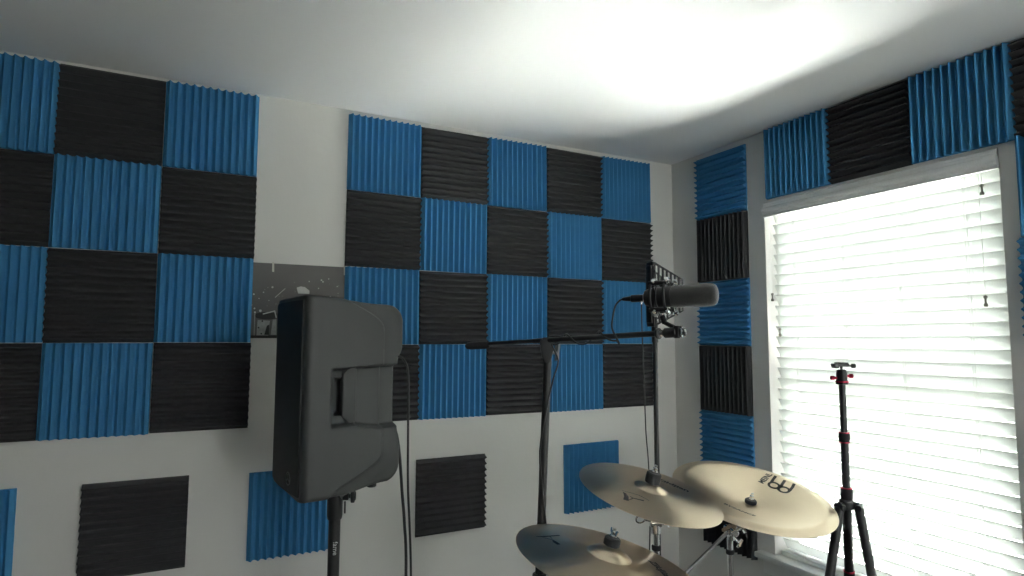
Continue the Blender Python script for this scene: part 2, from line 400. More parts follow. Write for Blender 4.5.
for x, z, r in ((.012, .160, .004), (.075, .188, .0045), (.045, .168, .003), (.006, .120, .003), (.016, .108, .004), (.018, .094, .0045), (.036, .100, .006), (.030, .145, .0025), (.205, .215, .003), (.250, .222, .004), (.256, .216, .004), (.277, .228, .003), (.240, .190, .003), (.31, .20, .003), (.285, .16, .003)):
    flat(bm, disc(x0+x, z0+z, r*.8, r*.8, 7, rnd.random()), -.0012)
for k in range(26):
    x, z, r = rnd.uniform(.03, .33), rnd.uniform(.11, .22), rnd.uniform(.0006, .0014); flat(bm, disc(x0+x, z0+z, r*1.4, r, 6), -.0012)
build('splash_print', bm, 'poster_white', po)
for x, z in ((.076, .262), (.338, .262)):
    bm = NB(); flat(bm, [(x0+x-.004, z0+z-.016), (x0+x+.003, z0+z-.017), (x0+x+.002, z0+z+.020), (x0+x-.005, z0+z+.020)], -.0012); build('tape', bm, 'tape', po)

# ------------------------------------------------------------------ loudspeaker
SPK = V((-1.906, -.692, 1.118)); YAW = R(5.5); SWd = .36; SH = .552; SD = .312
# origin of the thing: middle of the base
RS = Matrix.Rotation(YAW, 4, 'Z')
so = SPK + RS @ V((.13, SWd/2, 0))
sp = thing('loudspeaker', 'black plastic PA loudspeaker with side handle on the pole stand', 'loudspeaker', so, (0, 0, YAW))
OFFS = V((-.13, 0, 0))
def sm(e0, e1, x):
    t = max(0, min(1, (x-e0)/(e1-e0))); return t*t*(3-2*t)
def top(d): 
    v = SH - .016*sm(.0, .24, d)
    return v
def bot(d): return .0 + .012*sm(.12, .26, d)
def depth(h):      # rear outline: fuller at the top and bottom lobes, cut back between
    return SD - .006*(1-sm(.37, .42, h)) - .010*(sm(.11, .17, h)*(1-sm(.37, .42, h)))
def halfw(d, h):
    w_ = SWd/2 - .003*sm(.0, .035, d) - .035*sm(.04, .26, d)
    # raised side plate ends in a curved shoulder; upper and lower plates
    edge_u = .236 - .11*sm(.44, .56, h)**2*1.2
    edge_l = .236 - .16*(1-sm(.0, .12, h))**1.6
    e = edge_u if h > .27 else edge_l
    e_mid = .236
    w_ -= .016*sm(e-.003, e+.004, d)
    w_ -= .022*sm(e+.004, .31, d)
    # handle recess between h .185 and .345
    zt = .352 + .006*sm(.08, .24, d); zb = .190 - .016*sm(.12, .24, d)
    rec = sm(.072, .080, d) * sm(zb-.002, zb+.010, h) * (1-sm(zt-.008, zt+.001, h))
    dep = .019 + .016*sm(.146, .158, d)
    w_ -= rec*dep
    # finger slot in front of the grip
    slot = sm(.086, .090, d)*(1-sm(.116, .121, d))*sm(.220, .228, h)*(1-sm(.318, .326, h))
    w_ -= slot*.030
    return w_
NSD, NSH = 96, 176
def silhouette(s, t_):
    h0 = t_*SH; D = depth(h0)
    # rounded rear corners
    rc = .055; D2 = D
    for edge in (h0, SH-h0):
        if edge < rc: D2 = D - rc*(1-math.sqrt(max(0, 1-((rc-edge)/rc)**2)))
    d = s*D2; h = bot(d)+(top(d)-bot(d))*t_
    return d, h
bm = NB(); sides = {}
for sg in (-1, 1):
    g = []
    for i in range(NSD+1):
        s_ = i/NSD; row = []
        for j in range(NSH+1):
            t_ = j/NSH; d, h = silhouette(s_, t_)
            # distance to the outline, for the rounding
            dd = min(s_*SD, (1-s_)*SD*1.0, t_*SH, (1-t_)*SH)
            w_ = halfw(d, h)
            rr = .014
            dist = min(t_*SH, (1-t_)*SH, (1-s_)*SD)
            if dist < rr: w_ -= rr-math.sqrt(rr*rr-(rr-dist)**2)
            df = s_*SD; rf = .022
            if df < rf: w_ -= rf-math.sqrt(rf*rf-(rf-df)**2)
            row.append(bm.verts.new(V((d, sg*w_, h))+OFFS))
        g.append(row)
    sides[sg] = g
    for i in range(NSD):
        for j in range(NSH): bm.faces.new((g[i][j], g[i+1][j], g[i+1][j+1], g[i][j+1]))
a, b = sides[-1], sides[1]
for i in range(NSD): bm.faces.new((a[i][0], b[i][0], b[i+1][0], a[i+1][0])); bm.faces.new((a[i][NSH], a[i+1][NSH], b[i+1][NSH], b[i][NSH]))
for j in range(NSH): bm.faces.new((a[0][j], a[0][j+1], b[0][j+1], b[0][j])); bm.faces.new((a[NSD][j], b[NSD][j], b[NSD][j+1], a[NSD][j+1]))
cab = build('cabinet', bm, 'plastic', sp, sharp=60)
# front grille: gently bowed perforated sheet set on the front
bm = NB(); g = []
for i in range(13):
    u = -1+2*i/12; row = []
    for j in range(21):
        t_ = -1+2*j/20; row.append(bm.verts.new(V((-.004-.011*(1-u*u)*(1-.0*t_), u*(SWd/2-.026), SH/2+t_*(SH/2-.014)))+OFFS))
    g.append(row)
for i in range(12):
    for j in range(20): bm.faces.new((g[i][j], g[i+1][j], g[i+1][j+1], g[i][j+1]))
r = bmesh.ops.extrude_face_region(bm, geom=bm.faces[:]); bmesh.ops.translate(bm, vec=(.006, 0, 0), verts=[v for v in r['geom'] if isinstance(v, bmesh.types.BMVert)])
gr = build('grille', bm, 'grille', sp)
# round emblem on the grille: ring and three crossed strokes
bm = NB(); ey, ez = -.085, .052
def on_grille(x, z, r0): 
    u = (ey+x)/(SWd/2-.026); return V((-.0052-.011*(1-u*u)-r0, ey+x, ez+z))+OFFS
ring = [on_grille(.017*math.cos(2*PI*k/28), .017*math.sin(2*PI*k/28), .0004) for k in range(29)]
tube(bm, ring, .0011, n=6, smooth=False)
for k in range(3):
    an = PI/2+k*2*PI/3; tube(bm, [on_grille(0, 0, .0004), on_grille(.014*math.cos(an), .014*math.sin(an), .0004)], .0010, n=6, smooth=False)
    for o_ in (-.25, .25): tube(bm, [on_grille(.005*math.cos(an), .005*math.sin(an), .0004), on_grille(.012*math.cos(an+o_), .012*math.sin(an+o_), .0004)], .0007, n=6, smooth=False)
build('emblem', bm, 'grey_ink', gr)
# grip bar in the side recesses, one each side
for sg in (-1, 1):
    bm = NB()
    outl = [(.108, .220), (.128, .198), (.150, .202), (.150, .357), (.128, .352), (.108, .338)]
    mt = Matrix(((1, 0, 0, OFFS.x), (0, 0, -sg*-1., 0), (0, 1, 0, 0), (0, 0, 0, 1)))
    z1 = SWd/2-.0165; z0_ = z1-.030
    a_ = [bm.verts.new(V((x, sg*(z1-.016*(x-.108)/.042*.6), z))+OFFS) for x, z in outl]; b_ = [bm.verts.new(V((x, sg*z0_, z))+OFFS) for x, z in outl]
    bm.faces.new(a_); bm.faces.new(b_[::-1])
    for k in range(6): bm.faces.new((a_[k], b_[k], b_[(k+1) % 6], a_[(k+1) % 6]))
    bmesh.ops.bevel(bm, geom=bm.edges[:], offset=.004, segments=3, profile=.5, affect='EDGES')
    build('handle', bm, 'plastic', sp)
for sx, sy in ((.03, -.12), (.03, .12), (.225, -.085), (.225, .085)):
    bm = NB(); lathe(bm, [(.014, .004), (.014, -.010), (.011, -.012)], Matrix.Translation(V((sx, sy, .004 if sx < .1 else .012))+OFFS), 16); build('rubber_foot', bm, 'rubber', sp)

# pole stand under the speaker
PX, PY = so.x+.014, so.y
ss = thing('speaker_stand', 'black steel pole stand carrying the loudspeaker', 'speaker stand', (PX, PY, 0))
bm = NB(); rod(bm, (0, 0, .55), (0, 0, 1.114), .0172, n=24); pl = build('pole', bm, 'tube', ss)
bm = NB(); lathe(bm, [(.0195, 1.018), (.021, 1.020), (.0225, 1.030), (.0225, 1.10), (.026, 1.108), (.026, 1.1165)], n=24); build('pole_cup', bm, 'plastic_smooth', ss)
tx = text_bm('fame', .020)
for v in tx.verts:      # wrap on the pole, reading downwards
    x, y = v.co.x, v.co.y; a_ = -PI/2+.02 + (y)/.0172; v.co = V((.01745*math.cos(a_), .01745*math.sin(a_), .938-x))
build('lettering', tx, 'white_ink', pl)
bm = NB(); lathe(bm, [(.011, 0), (.012, .016), (.006, .018), (.006, .022), (.016, .024), (.018, .032), (.011, .038)], frame((.020, -.012, 1.084), (1, -.3, 0)), 16)
for k in range(3): box(bm, (.012*math.cos(k*2.1+.3), .012*math.sin(k*2.1+.3), .029), (.016, .013, .012), frame((.020, -.012, 1.084), (1, -.3, 0)) , .003)
rod(bm, (.026, -.016, 1.070), (.026, -.016, 1.035), .0025); build('clamp_knob', bm, 'plastic_smooth', ss)
bm = NB(); rod(bm, (.012, -.012, 1.085), (.030, -.016, 1.098), .010); rod(bm, (.022, -.014, 1.098), (.030, -.019, 1.105), .006); build('locking_pin', bm, 'steel', ss)
bm = NB(); rod(bm, (0, 0, .10), (0, 0, .60), .0215, n=24); build('lower_tube', bm, 'tube', ss)
bm = NB(); lathe(bm, [(.03, .56), (.034, .57), (.034, .62), (.026, .63)], n=20); build('collar', bm, 'plastic_smooth', ss)
bm = NB(); lathe(bm, [(.03, .10), (.032, .11), (.032, .15), (.026, .16)], n=20); build('lower_collar', bm, 'plastic_smooth', ss)
for k in range(3):
    an = R(75+120*k); e = V((math.cos(an), math.sin(an), 0))
    bm = NB(); rod(bm, e*.030+V((0, 0, .59)), e*.40+V((0, 0, .018)), .011); lg = build('leg', bm, 'tube', ss)
    bm = NB(); rod(bm, e*.385+V((0, 0, .040)), e*.412+V((0, 0, .004)), .0155); build('rubber_foot', bm, 'rubber', lg)
    bm = NB(); rod(bm, e*.030+V((0, 0, .13)), e*.215+V((0, 0, .28)), .007); build('brace', bm, 'tube', ss)

# two cables dropping from the back of the speaker
def cable(pts, r, label, group=None, name='cable', mt='cable', sub=10):
    p0 = V(pts[0]); bm = NB(); tube(bm, [V(p)-p0 for p in pts], r, n=8, sub=sub)
    o = build(name, bm, mt); o.location = p0; return tag(o, label, 'cable', group)
cable([(-1.640, -.585, 1.492), (-1.618, -.590, 1.498), (-1.600, -.598, 1.478), (-1.592, -.600, 1.430), (-1.585, -.585, 1.25), (-1.580, -.577, 1.10), (-1.562, -.562, .84), (-1.555, -.55, .4), (-1.55, -.50, .03), (-1.62, -.42, .006), (-1.9, -.30, .006)], .0035,
      'thin black cable arching out of the loudspeaker top rear and hanging straight down', 'cables hanging behind the loudspeaker')
cable([(-1.645, -.56, 1.290), (-1.622, -.570, 1.278), (-1.608, -.573, 1.21), (-1.595, -.566, 1.09), (-1.585, -.561, 1.0), (-1.572, -.545, .84), (-1.57, -.52, .4), (-1.57, -.47, .03), (-1.66, -.38, .006), (-1.9, -.24, .006)], .0045,
      'thicker black cable leaving the loudspeaker at half height', 'cables hanging behind the loudspeaker')

# ------------------------------------------------------------------ microphone boom stand
A = V((-1.273, -.888, 1.520)); B = V((-1.352, -.896, 0))
ms = thing('microphone_stand', 'black boom microphone stand with the boom reaching right', 'microphone stand', B)
def loc(p): return V(p)-B
bm = NB(); rod(bm, loc(B.lerp(A, .56)), loc(A), .0115, n=18); build('upper_pole', bm, 'tube', ms)
bm = NB(); rod(bm, loc(B.lerp(A, .02)), loc(B.lerp(A, .58)), .0145, n=18); build('lower_pole', bm, 'tube', ms)
bm = NB(); rod(bm, loc(B.lerp(A, .55)), loc(B.lerp(A, .60)), .019, n=18); build('height_clutch', bm, 'plastic_smooth', ms)
bm = NB(); lathe(bm, [(.128, .0), (.130, .004), (.128, .012), (.110, .018), (.03, .028), (.022, .040), (.016, .042)], n=40); build('round_base', bm, 'blackmetal', ms)
bt0 = V((-1.388, -.588, 1.532)); bt1 = V((-1.158, -1.226, 1.566)); ud = (bt1-bt0).normalized()
piv = A+V((.003, 0, .028))
s_at = (piv-bt0).dot(ud); 
b0 = bt0; b1 = bt1
bm = NB(); rod(bm, loc(b0), loc(b1), .0062, n=14); rod(bm, loc(b0.lerp(b1, .40)), loc(b1), .0075, n=14); bo = build('boom', bm, 'tube', ms)
bm = NB(); lathe(bm, [(.007, -.012), (.011, -.006), (.0125, .01), (.0125, .075), (.010, .088), (.006, .092)], frame(loc(b0)+V((0, 0, -.003)), ud), 18); build('counterweight', bm, 'rubber', ms)
cl = b0+ud*s_at
bm = NB(); mtc = frame(loc(A), (A-B)) 
prism(bm, [(-.010, -.038), (.010, -.038), (.018, .000), (.020, .022), (.014, .034), (-.014, .034), (-.020, .022), (-.018, .000)], -.010, .010,
      Matrix.Translation(loc(cl)+V((0, 0, -.026))) @ Matrix.Rotation(R(-28), 4, 'Z') @ Matrix.Rotation(PI/2, 4, 'X'))
bmesh.ops.bevel(bm, geom=bm.edges[:], offset=.003, segments=2, affect='EDGES'); build('boom_clutch', bm, 'plastic_smooth', ms)
bm = NB(); kd = V((.92, -.1, -.05)).normalized(); kc = loc(cl)+V((.012, -.004, -.035))
rod(bm, kc, kc+kd*.018, .005); mk = frame(kc+kd*.018, kd)
prism(bm, [(-.006, -.004), (.006, -.004), (.012, .022), (.004, .026), (0, .006), (-.004, .026), (-.012, .022)], -.003, .004, mk)
prism(bm, [(-.006, .004), (.006, .004), (.009, -.022), (-.009, -.022)], -.003, .004, mk); build('wing_nut', bm, 'steel', ms)
# mic clip end of the boom
bm = NB(); rod(bm, loc(b1-ud*.006), loc(b1+ud*.004), .014, n=16); build('boom_collar', bm, 'tube', ms)
bm = NB(); rod(bm, loc(b1+ud*.004), loc(b1+ud*.014), .0085, n=16); build('thread', bm, 'chrome', ms)

# microphone in its shock mount
mp0 = V((-1.150, -1.205, 1.656)); mp1 = V((-1.068, -1.331, 1.659)); md = (mp1-mp0).normalized()
mic = thing('microphone', 'large black condenser microphone lying level with grey windscreen tip', 'microphone', mp0)
mc = frame((0, 0, 0), md)
def fr(s_): return Matrix.Translation(md*s_) @ mc
bm = NB(); lathe(bm, [(.012, -.028), (.019, -.024), (.024, -.010), (.026, 0), (.026, .050)], mc, 28); build('body', bm, 'plastic_smooth', mic)
LM = (mp1-mp0).length
bm = NB(); lathe(bm, [(.020, .040), (.0265, .044), (.0280, .052), (.0285, LM-.026), (.0270, LM-.010), (.023, LM-.002), (.017, LM+.001), (0, LM+.002)], mc, 36); build('windscreen', bm, 'micfoam', mic)
bm = NB(); rod(bm, md*-.062, md*-.026, .0095, n=18); rod(bm, md*-.085, md*-.060, .0045, .0075, n=14); build('plug', bm, 'blackmetal', mic)
sk = thing('shock_mount', 'spider shock mount of black rings and silver pins holding the microphone', 'shock mount', b1+ud*.02)
q = mp0-(b1+ud*.02)
def ringbm(bm, c, d, r, rr, n=28):
    mt = frame(c, d); tube(bm, [mt @ V((r*math.cos(2*PI*k/n), r*math.sin(2*PI*k/n), 0)) for k in range(n+1)], rr, n=8, smooth=False)
for s_, r_ in ((.000, .046), (.034, .046)):
    bm = NB(); ringbm(bm, q+md*s_, md, r_, .0032); build('outer_ring', bm, 'blackmetal', sk)
bm = NB(); ringbm(bm, q+md*.008, md, .0285, .0024); ringbm(bm, q+md*.028, md, .0285, .0024); build('inner_ring', bm, 'blackmetal', sk)
mt0 = frame((0, 0, 0), md)
for k in range(4):
    an = R(45+90*k); e = mt0.to_3x3() @ V((math.cos(an), math.sin(an), 0))
    bm = NB(); rod(bm, q+e*.046-md*.006, q+e*.046+md*.040, .0055, n=10); build('arm', bm, 'blackmetal', sk)
    bm = NB(); lathe(bm, [(.003, 0), (.0065, .002), (.0065, .007), (.003, .010)], frame(q+e*.052+md*.040, e+md*.4), 10); rod(bm, q+e*.050+md*.008, q+e*.056+md*.008, .005); build('pin', bm, 'chrome', sk)
    for da in (-.45, .45):
        e2 = mt0.to_3x3() @ V((math.cos(an+da), math.sin(an+da), 0))
        bm = NB(); rod(bm, q+e*.046+md*.002, q+e2*.0285+md*.008, .0016, n=6); rod(bm, q+e*.046+md*.034, q+e2*.0285+md*.028, .0016, n=6); build('elastic_band', bm, 'rubber', sk)
low = q+V((0, 0, -.046))+md*.017
jt = V((0, 0, .000))
bm = NB(); rod(bm, low, low+V((.004, -.006, -.020)), .007); rod(bm, low+V((.004, -.006, -.018)), jt+V((.010, -.022, .012)), .0055); build('bracket', bm, 'blackmetal', sk)
bm = NB(); rod(bm, V((0, 0, 0))-ud*.004, ud*.030, .0125, n=14); rod(bm, ud*.030+V((0, 0, -.014)), ud*.030+V((0, 0, .016)), .0095); build('swivel', bm, 'blackmetal', sk)
bm = NB(); kk = ud*.038; ringbm(bm, kk, V((.9, -.4, .1)), .0105, .0028, 18); rod(bm, kk-V((0, 0, .014)), kk+V((.006, 0, .014)), .004); lathe(bm, [(.004, 0), (.011, .002), (.011, .006), (.006, .008)], frame(kk+V((.003, -.005, .0)), V((.8, -.6, 0))), 14); build('tightening_knob', bm, 'chrome', sk)

# microphone cable: from plug, loops down, wraps the boom, goes down the pole
pts = [mp0-md*.083, mp0-md*.092+V((0, 0, -.003)), mp0-md*.104+V((0, 0, -.016)), mp0-md*.110+V((-.002, 0, -.045)), mp0-md*.112+V((-.002, 0, -.075)), V(b1.lerp(b0, .16))+V((-.004, .004, -.018))]
def boompt(s_, turn, rr=.0115):
    c = b1.lerp(b0, s_); x = ud.cross(V((0, 0, 1))).normalized(); y = x.cross(ud)
    return c+(x*math.cos(turn)+y*math.sin(turn))*rr
for k in range(34):
    t_ = k/33; pts.append(boompt(.18+.32*t_, R(-90)+2*PI*2.0*t_, .0125+.004*math.sin(9*t_)**2))
pd = (B-A).normalized()
def polept(s_, an, rr): c = A+pd*s_; return c+V((math.cos(an), math.sin(an), 0))*rr
for s_, an, rr in ((.03, -.6, .030), (.08, -1.0, .020), (.16, -1.9, .014), (.28, -2.9, .016), (.40, -2.0, .016), (.50, -1.2, .017), (.60, -2.2, .017), (.72, -3.0, .019), (.9, -2.9, .02), (1.1, -2.6, .02), (1.3, -2.7, .03), (1.44, -2.8, .06)): pts.append(polept(s_, an, rr))
pts += [(-1.40, -.93, .025), (-1.47, -.98, .006), (-1.75, -1.35, .006)]
c0 = cable(pts, .0026, 'thin black microphone cable spiralling along the boom and down the pole', sub=4)

# ------------------------------------------------------------------ mic isolation shield on its own stand
BX0, BY0_ = -.808, -.800
sh = thing('isolation_shield', 'black slotted reflection shield just behind the microphone', 'microphone shield', (BX0, BY0_, 1.60))
st = thing('shield_stand', 'straight black stand rising behind the middle cymbal to the shield', 'stand', (BX0, BY0_, 0))
def slotted(bm, p00, p10, p11, p01, nsl, th=.003, margin=.008):
    """panel with upright slots: bars between rails; corners bottom-left, bottom-right, top-right, top-left"""
    p00, p10, p11, p01 = map(V, (p00, p10, p11, p01))
    nr = (p10-p00).cross(p01-p00).normalized()*th/2
    def quad(a, b, c, d):
        A_ = [bm.verts.new(p-nr) for p in (a, b, c, d)]; B_ = [bm.verts.new(p+nr) for p in (a, b, c, d)]
        bm.faces.new(A_[::-1]); bm.faces.new(B_)
        for k in range(4): bm.faces.new((A_[k], A_[(k+1) % 4], B_[(k+1) % 4], B_[k]))
    def P(u, v): return p00.lerp(p10, u).lerp(p01.lerp(p11, u), v)
    H_ = (p01-p00).length; W_ = (p10-p00).length; mv = margin/H_
    quad(P(0, 0), P(1, 0), P(1, mv), P(0, mv)); quad(P(0, 1-mv), P(1, 1-mv), P(1, 1), P(0, 1))
    for k in range(nsl+1):
        u = k/nsl; hw = .0035/W_; u0, u1 = max(0, u-hw), min(1, u+hw); quad(P(u0, mv), P(u1, mv), P(u1, 1-mv), P(u0, 1-mv))
bm = NB(); box(bm, (-.022, -.008, .100), (.006, .036, .215), bev=.002)
box(bm, (-.027, -.008, .100), (.010, .026, .19), bev=.003); build('centre_panel', bm, 'blackmetal', sh)
bm = NB(); slotted(bm, (-.020, -.028, -.006), (.085, -.045, .045), (.085, -.045, .152), (-.020, -.028, .206), 7); build('side_wing', bm, 'blackmetal', sh)
bm = NB(); slotted(bm, (-.020, .012, -.006), (.085, .034, .045), (.085, .034, .152), (-.020, .012, .206), 7); build('side_wing', bm, 'blackmetal', sh)
bm = NB(); rod(bm, (0, 0, -.060), (0, 0, .012), .011); box(bm, (-.008, .004, .012), (.024, .03, .03), bev=.004); build('mounting_bracket', bm, 'blackmetal', sh)
bm = NB(); rod(bm, (0, 0, .02), (0, 0, 1.545), .0082, n=16); build('pole', bm, 'tube', st)
bm = NB(); lathe(bm, [(.095, 0), (.097, .004), (.095, .010), (.03, .018), (.014, .030)], n=36); build('round_base', bm, 'blackmetal', st)
cable([(-.862, -.800, 1.672), (-.863, -.801, 1.655), (-.860, -.799, 1.55), (-.852, -.795, 1.40), (-.842, -.788, 1.25), (-.826, -.780, 1.12), (-.822, -.775, .9), (-.82, -.74, .5), (-.83, -.70, .03), (-.90, -.60, .006), (-1.0, -.40, .006)], .0020, 'very thin dark cable hanging beside the shield pole')
bm = NB(); rod(bm, (0, 0, -.006), (0, 0, .008), .0040); o = build('connector', bm, 'chrome'); o.parent = [x for x in COL.objects if x.get('label', '').startswith('very thin')][0]

# ------------------------------------------------------------------ cymbals
def cym_profile(rad, bell, bow, lift=0., flange=0.):
    def h(r):
        if r < bell:
            return bow+lift*max(0., math.cos(min(1, r/bell)*PI/2))**.8
        t_ = min(1., (r-bell)/(rad-bell))
        z = bow*(1-t_)**.85*(1) if flange == 0 else bow*(1-min(1, t_/.86))**.9
        if flange and t_ > .80: z += flange*sm(.80, 1., t_)
        return z
    return h
def dish_profile(rad, bell):
    # mounted inverted: the bow sinks to the centre, the cup is a shallow dip, the rim folds down
    def h(r):
        if r < bell: return -.026-.006*max(0., math.cos(r/bell*PI/2))**.8
        ridge = rad*.86
        if r < ridge: t_ = (r-bell)/(ridge-bell); return -.026+.033*t_**1.15
        return .007-.007*sm(ridge, rad, r)
    return h
def cymbal(name, label, C, slope, rad, bell, bow, lift, flange=0., marks=()):
    n = V((slope[0], slope[1], 1)).normalized()
    t = thing(name, label, 'cymbal', C); t.rotation_mode = 'QUATERNION'; t.rotation_quaternion = V((0, 0, 1)).rotation_difference(n)
    h = cym_profile(rad, bell, bow, lift, flange) if not flange else dish_profile(rad, bell)
    bm = NB(); rs = [.0065]+[bell*k/8 for k in range(1, 9)]+[bell*1.04]+[bell+(rad-bell)*k/26 for k in range(1, 27)]
    n_ = 120; topv, botv = [], []
    for r_ in rs:
        topv.append([bm.verts.new((r_*math.cos(2*PI*k/n_), r_*math.sin(2*PI*k/n_), h(r_))) for k in range(n_)])
        botv.append([bm.verts.new((r_*math.cos(2*PI*k/n_), r_*math.sin(2*PI*k/n_), h(r_)-.0012)) for k in range(n_)])
    for a_, b_ in zip(topv, topv[1:]):
        for k in range(n_): bm.faces.new((a_[k], a_[(k+1) % n_], b_[(k+1) % n_], b_[k]))
    for a_, b_ in zip(botv, botv[1:]):
        for k in range(n_): bm.faces.new((a_[k], b_[k], b_[(k+1) % n_], a_[(k+1) % n_]))
    for k in range(n_):
        bm.faces.new((topv[-1][k], topv[-1][(k+1) % n_], botv[-1][(k+1) % n_], botv[-1][k])); bm.faces.new((topv[0][k], botv[0][k], botv[0][(k+1) % n_], topv[0][(k+1) % n_]))
    disc_ = build('disc', bm, 'bronze', t, sharp=60)
    for nm, f in marks:
        mb = f()
        for _ in range(2):
            lg = [e for e in mb.edges if e.calc_length() > .008]
            if lg: bmesh.ops.subdivide_edges(mb, edges=lg, cuts=1); bmesh.ops.triangulate(mb, faces=mb.faces)
        for v in mb.verts: v.co.z = h(math.hypot(v.co.x, v.co.y))+.0006
        build(nm, mb, 'ink', disc_)
    return t, n, h
def strokes(items):
    """polylines with widths as flat quads; items: list of (points, widths)"""
    def f():
        bm = NB()
        for pts_, ws in items:
            P = [V((x, y, 0)) for x, y in pts_]; Lp, Rp = [], []
            for i, p in enumerate(P):
                d = (P[min(i+1, len(P)-1)]-P[max(i-1, 0)]); nn = V((-d.y, d.x, 0)).normalized(); w_ = ws[i] if isinstance(ws, (list, tuple)) else ws
                Lp.append(bm.verts.new(p+nn*w_/2)); Rp.append(bm.verts.new(p-nn*w_/2))
            for i in range(len(P)-1): bm.faces.new((Lp[i], Lp[i+1], Rp[i+1], Rp[i]))
        return bm
    return f
def lettering(s, size, p0, ang, sx=1.):
    def f():
        bm = text_bm(s, size, bold=size*.03)
        bmesh.ops.transform(bm, matrix=Matrix.Translation((*p0, 0)) @ Matrix.Rotation(ang, 4, 'Z') @ Matrix.Diagonal((sx, 1, 1, 1)), verts=bm.verts); return bm
    return f
def rubber_top(parent_name, t, hh, r=.021, H_=.030, label=None):
    """felt sleeve and wing nut on top of the cymbal, parts of the stand"""
def ringpts(cx, cy, r, n=24): return [(cx+r*math.cos(2*PI*k/n), cy+r*math.sin(2*PI*k/n)) for k in range(n+1)]
MK1 = (('printed_emblem', strokes([([(-.113, -.020), (-.1135, -.030), (-.1195, -.044), (-.134, -.063)], [.002, .009, .0125, .015]),
                             ([(-.134, -.064), (-.116, -.060), (-.1063, -.056)], [.004, .003, .003]), ([(-.1078, -.0445), (-.1063, -.055), (-.095, -.063), (-.082, -.072)], [.002, .004, .0045, .006]),
                             ([(-.110, -.012), (-.0762, -.0442), (-.065, -.0735)], [.0015, .002, .0015])])),
       ('printed_lettering', lettering('Zildjian', .033, (.112, .032), R(-54))))
MK2 = (('printed_emblem', strokes([(ringpts(.1540, .0420, .0165), .0085), (ringpts(.1610, .0070, .0165), .0085),
                             ([(.201, .0765), (.180, .068), (.158, .058)], .0095), ([(.2075, .0435), (.186, .034), (.168, .026)], .0095), ([(.217, .013), (.196, .002), (.170, -.008)], .0095)])),
       ('printed_name', lettering('MEINL', .026, (.160, .084), R(17.4))),
       ('printed_lettering', lettering('BYZANCE', .022, (-.104, -.047), R(-66))))
MK3 = (('printed_emblem', strokes([([(-.1428, .1125), (-.125, .1105), (-.100, .1125), (-.0705, .1175)], [.002, .0065, .006, .008]),
                             ([(-.128, .105), (-.1101, .0867), (-.112, .072), (-.1103, .0560)], [.002, .004, .012, .011]), ([(-.104, .110), (-.107, .094)], .002)])),
       ('printed_lettering', lettering('Zildjian', .032, (.120, -.055), R(-100))))

C1, S1 = V((-1.008, -1.002, 1.120)), (.126, -.237)
C2, S2 = V((-.537, -.944, 1.048)), (.001, -.255)
C3, S3 = V((-1.258, -1.141, 1.011)), (.205, -.140)
cymbal('crash_cymbal', 'middle bronze crash cymbal, highest of the three, in front of the shield pole', C1, S1, .203, .048, .014, .012, marks=MK1)
cymbal('china_cymbal', 'large right bronze cymbal with turned rim and big double loop emblem', C2, S2, .254, .060, .030, .018, flange=.007, marks=MK2)
cymbal('ride_cymbal', 'lowest bronze cymbal, nearest the camera and cut by the bottom edge', C3, S3, .2286, .055, .020, .020, marks=MK3)

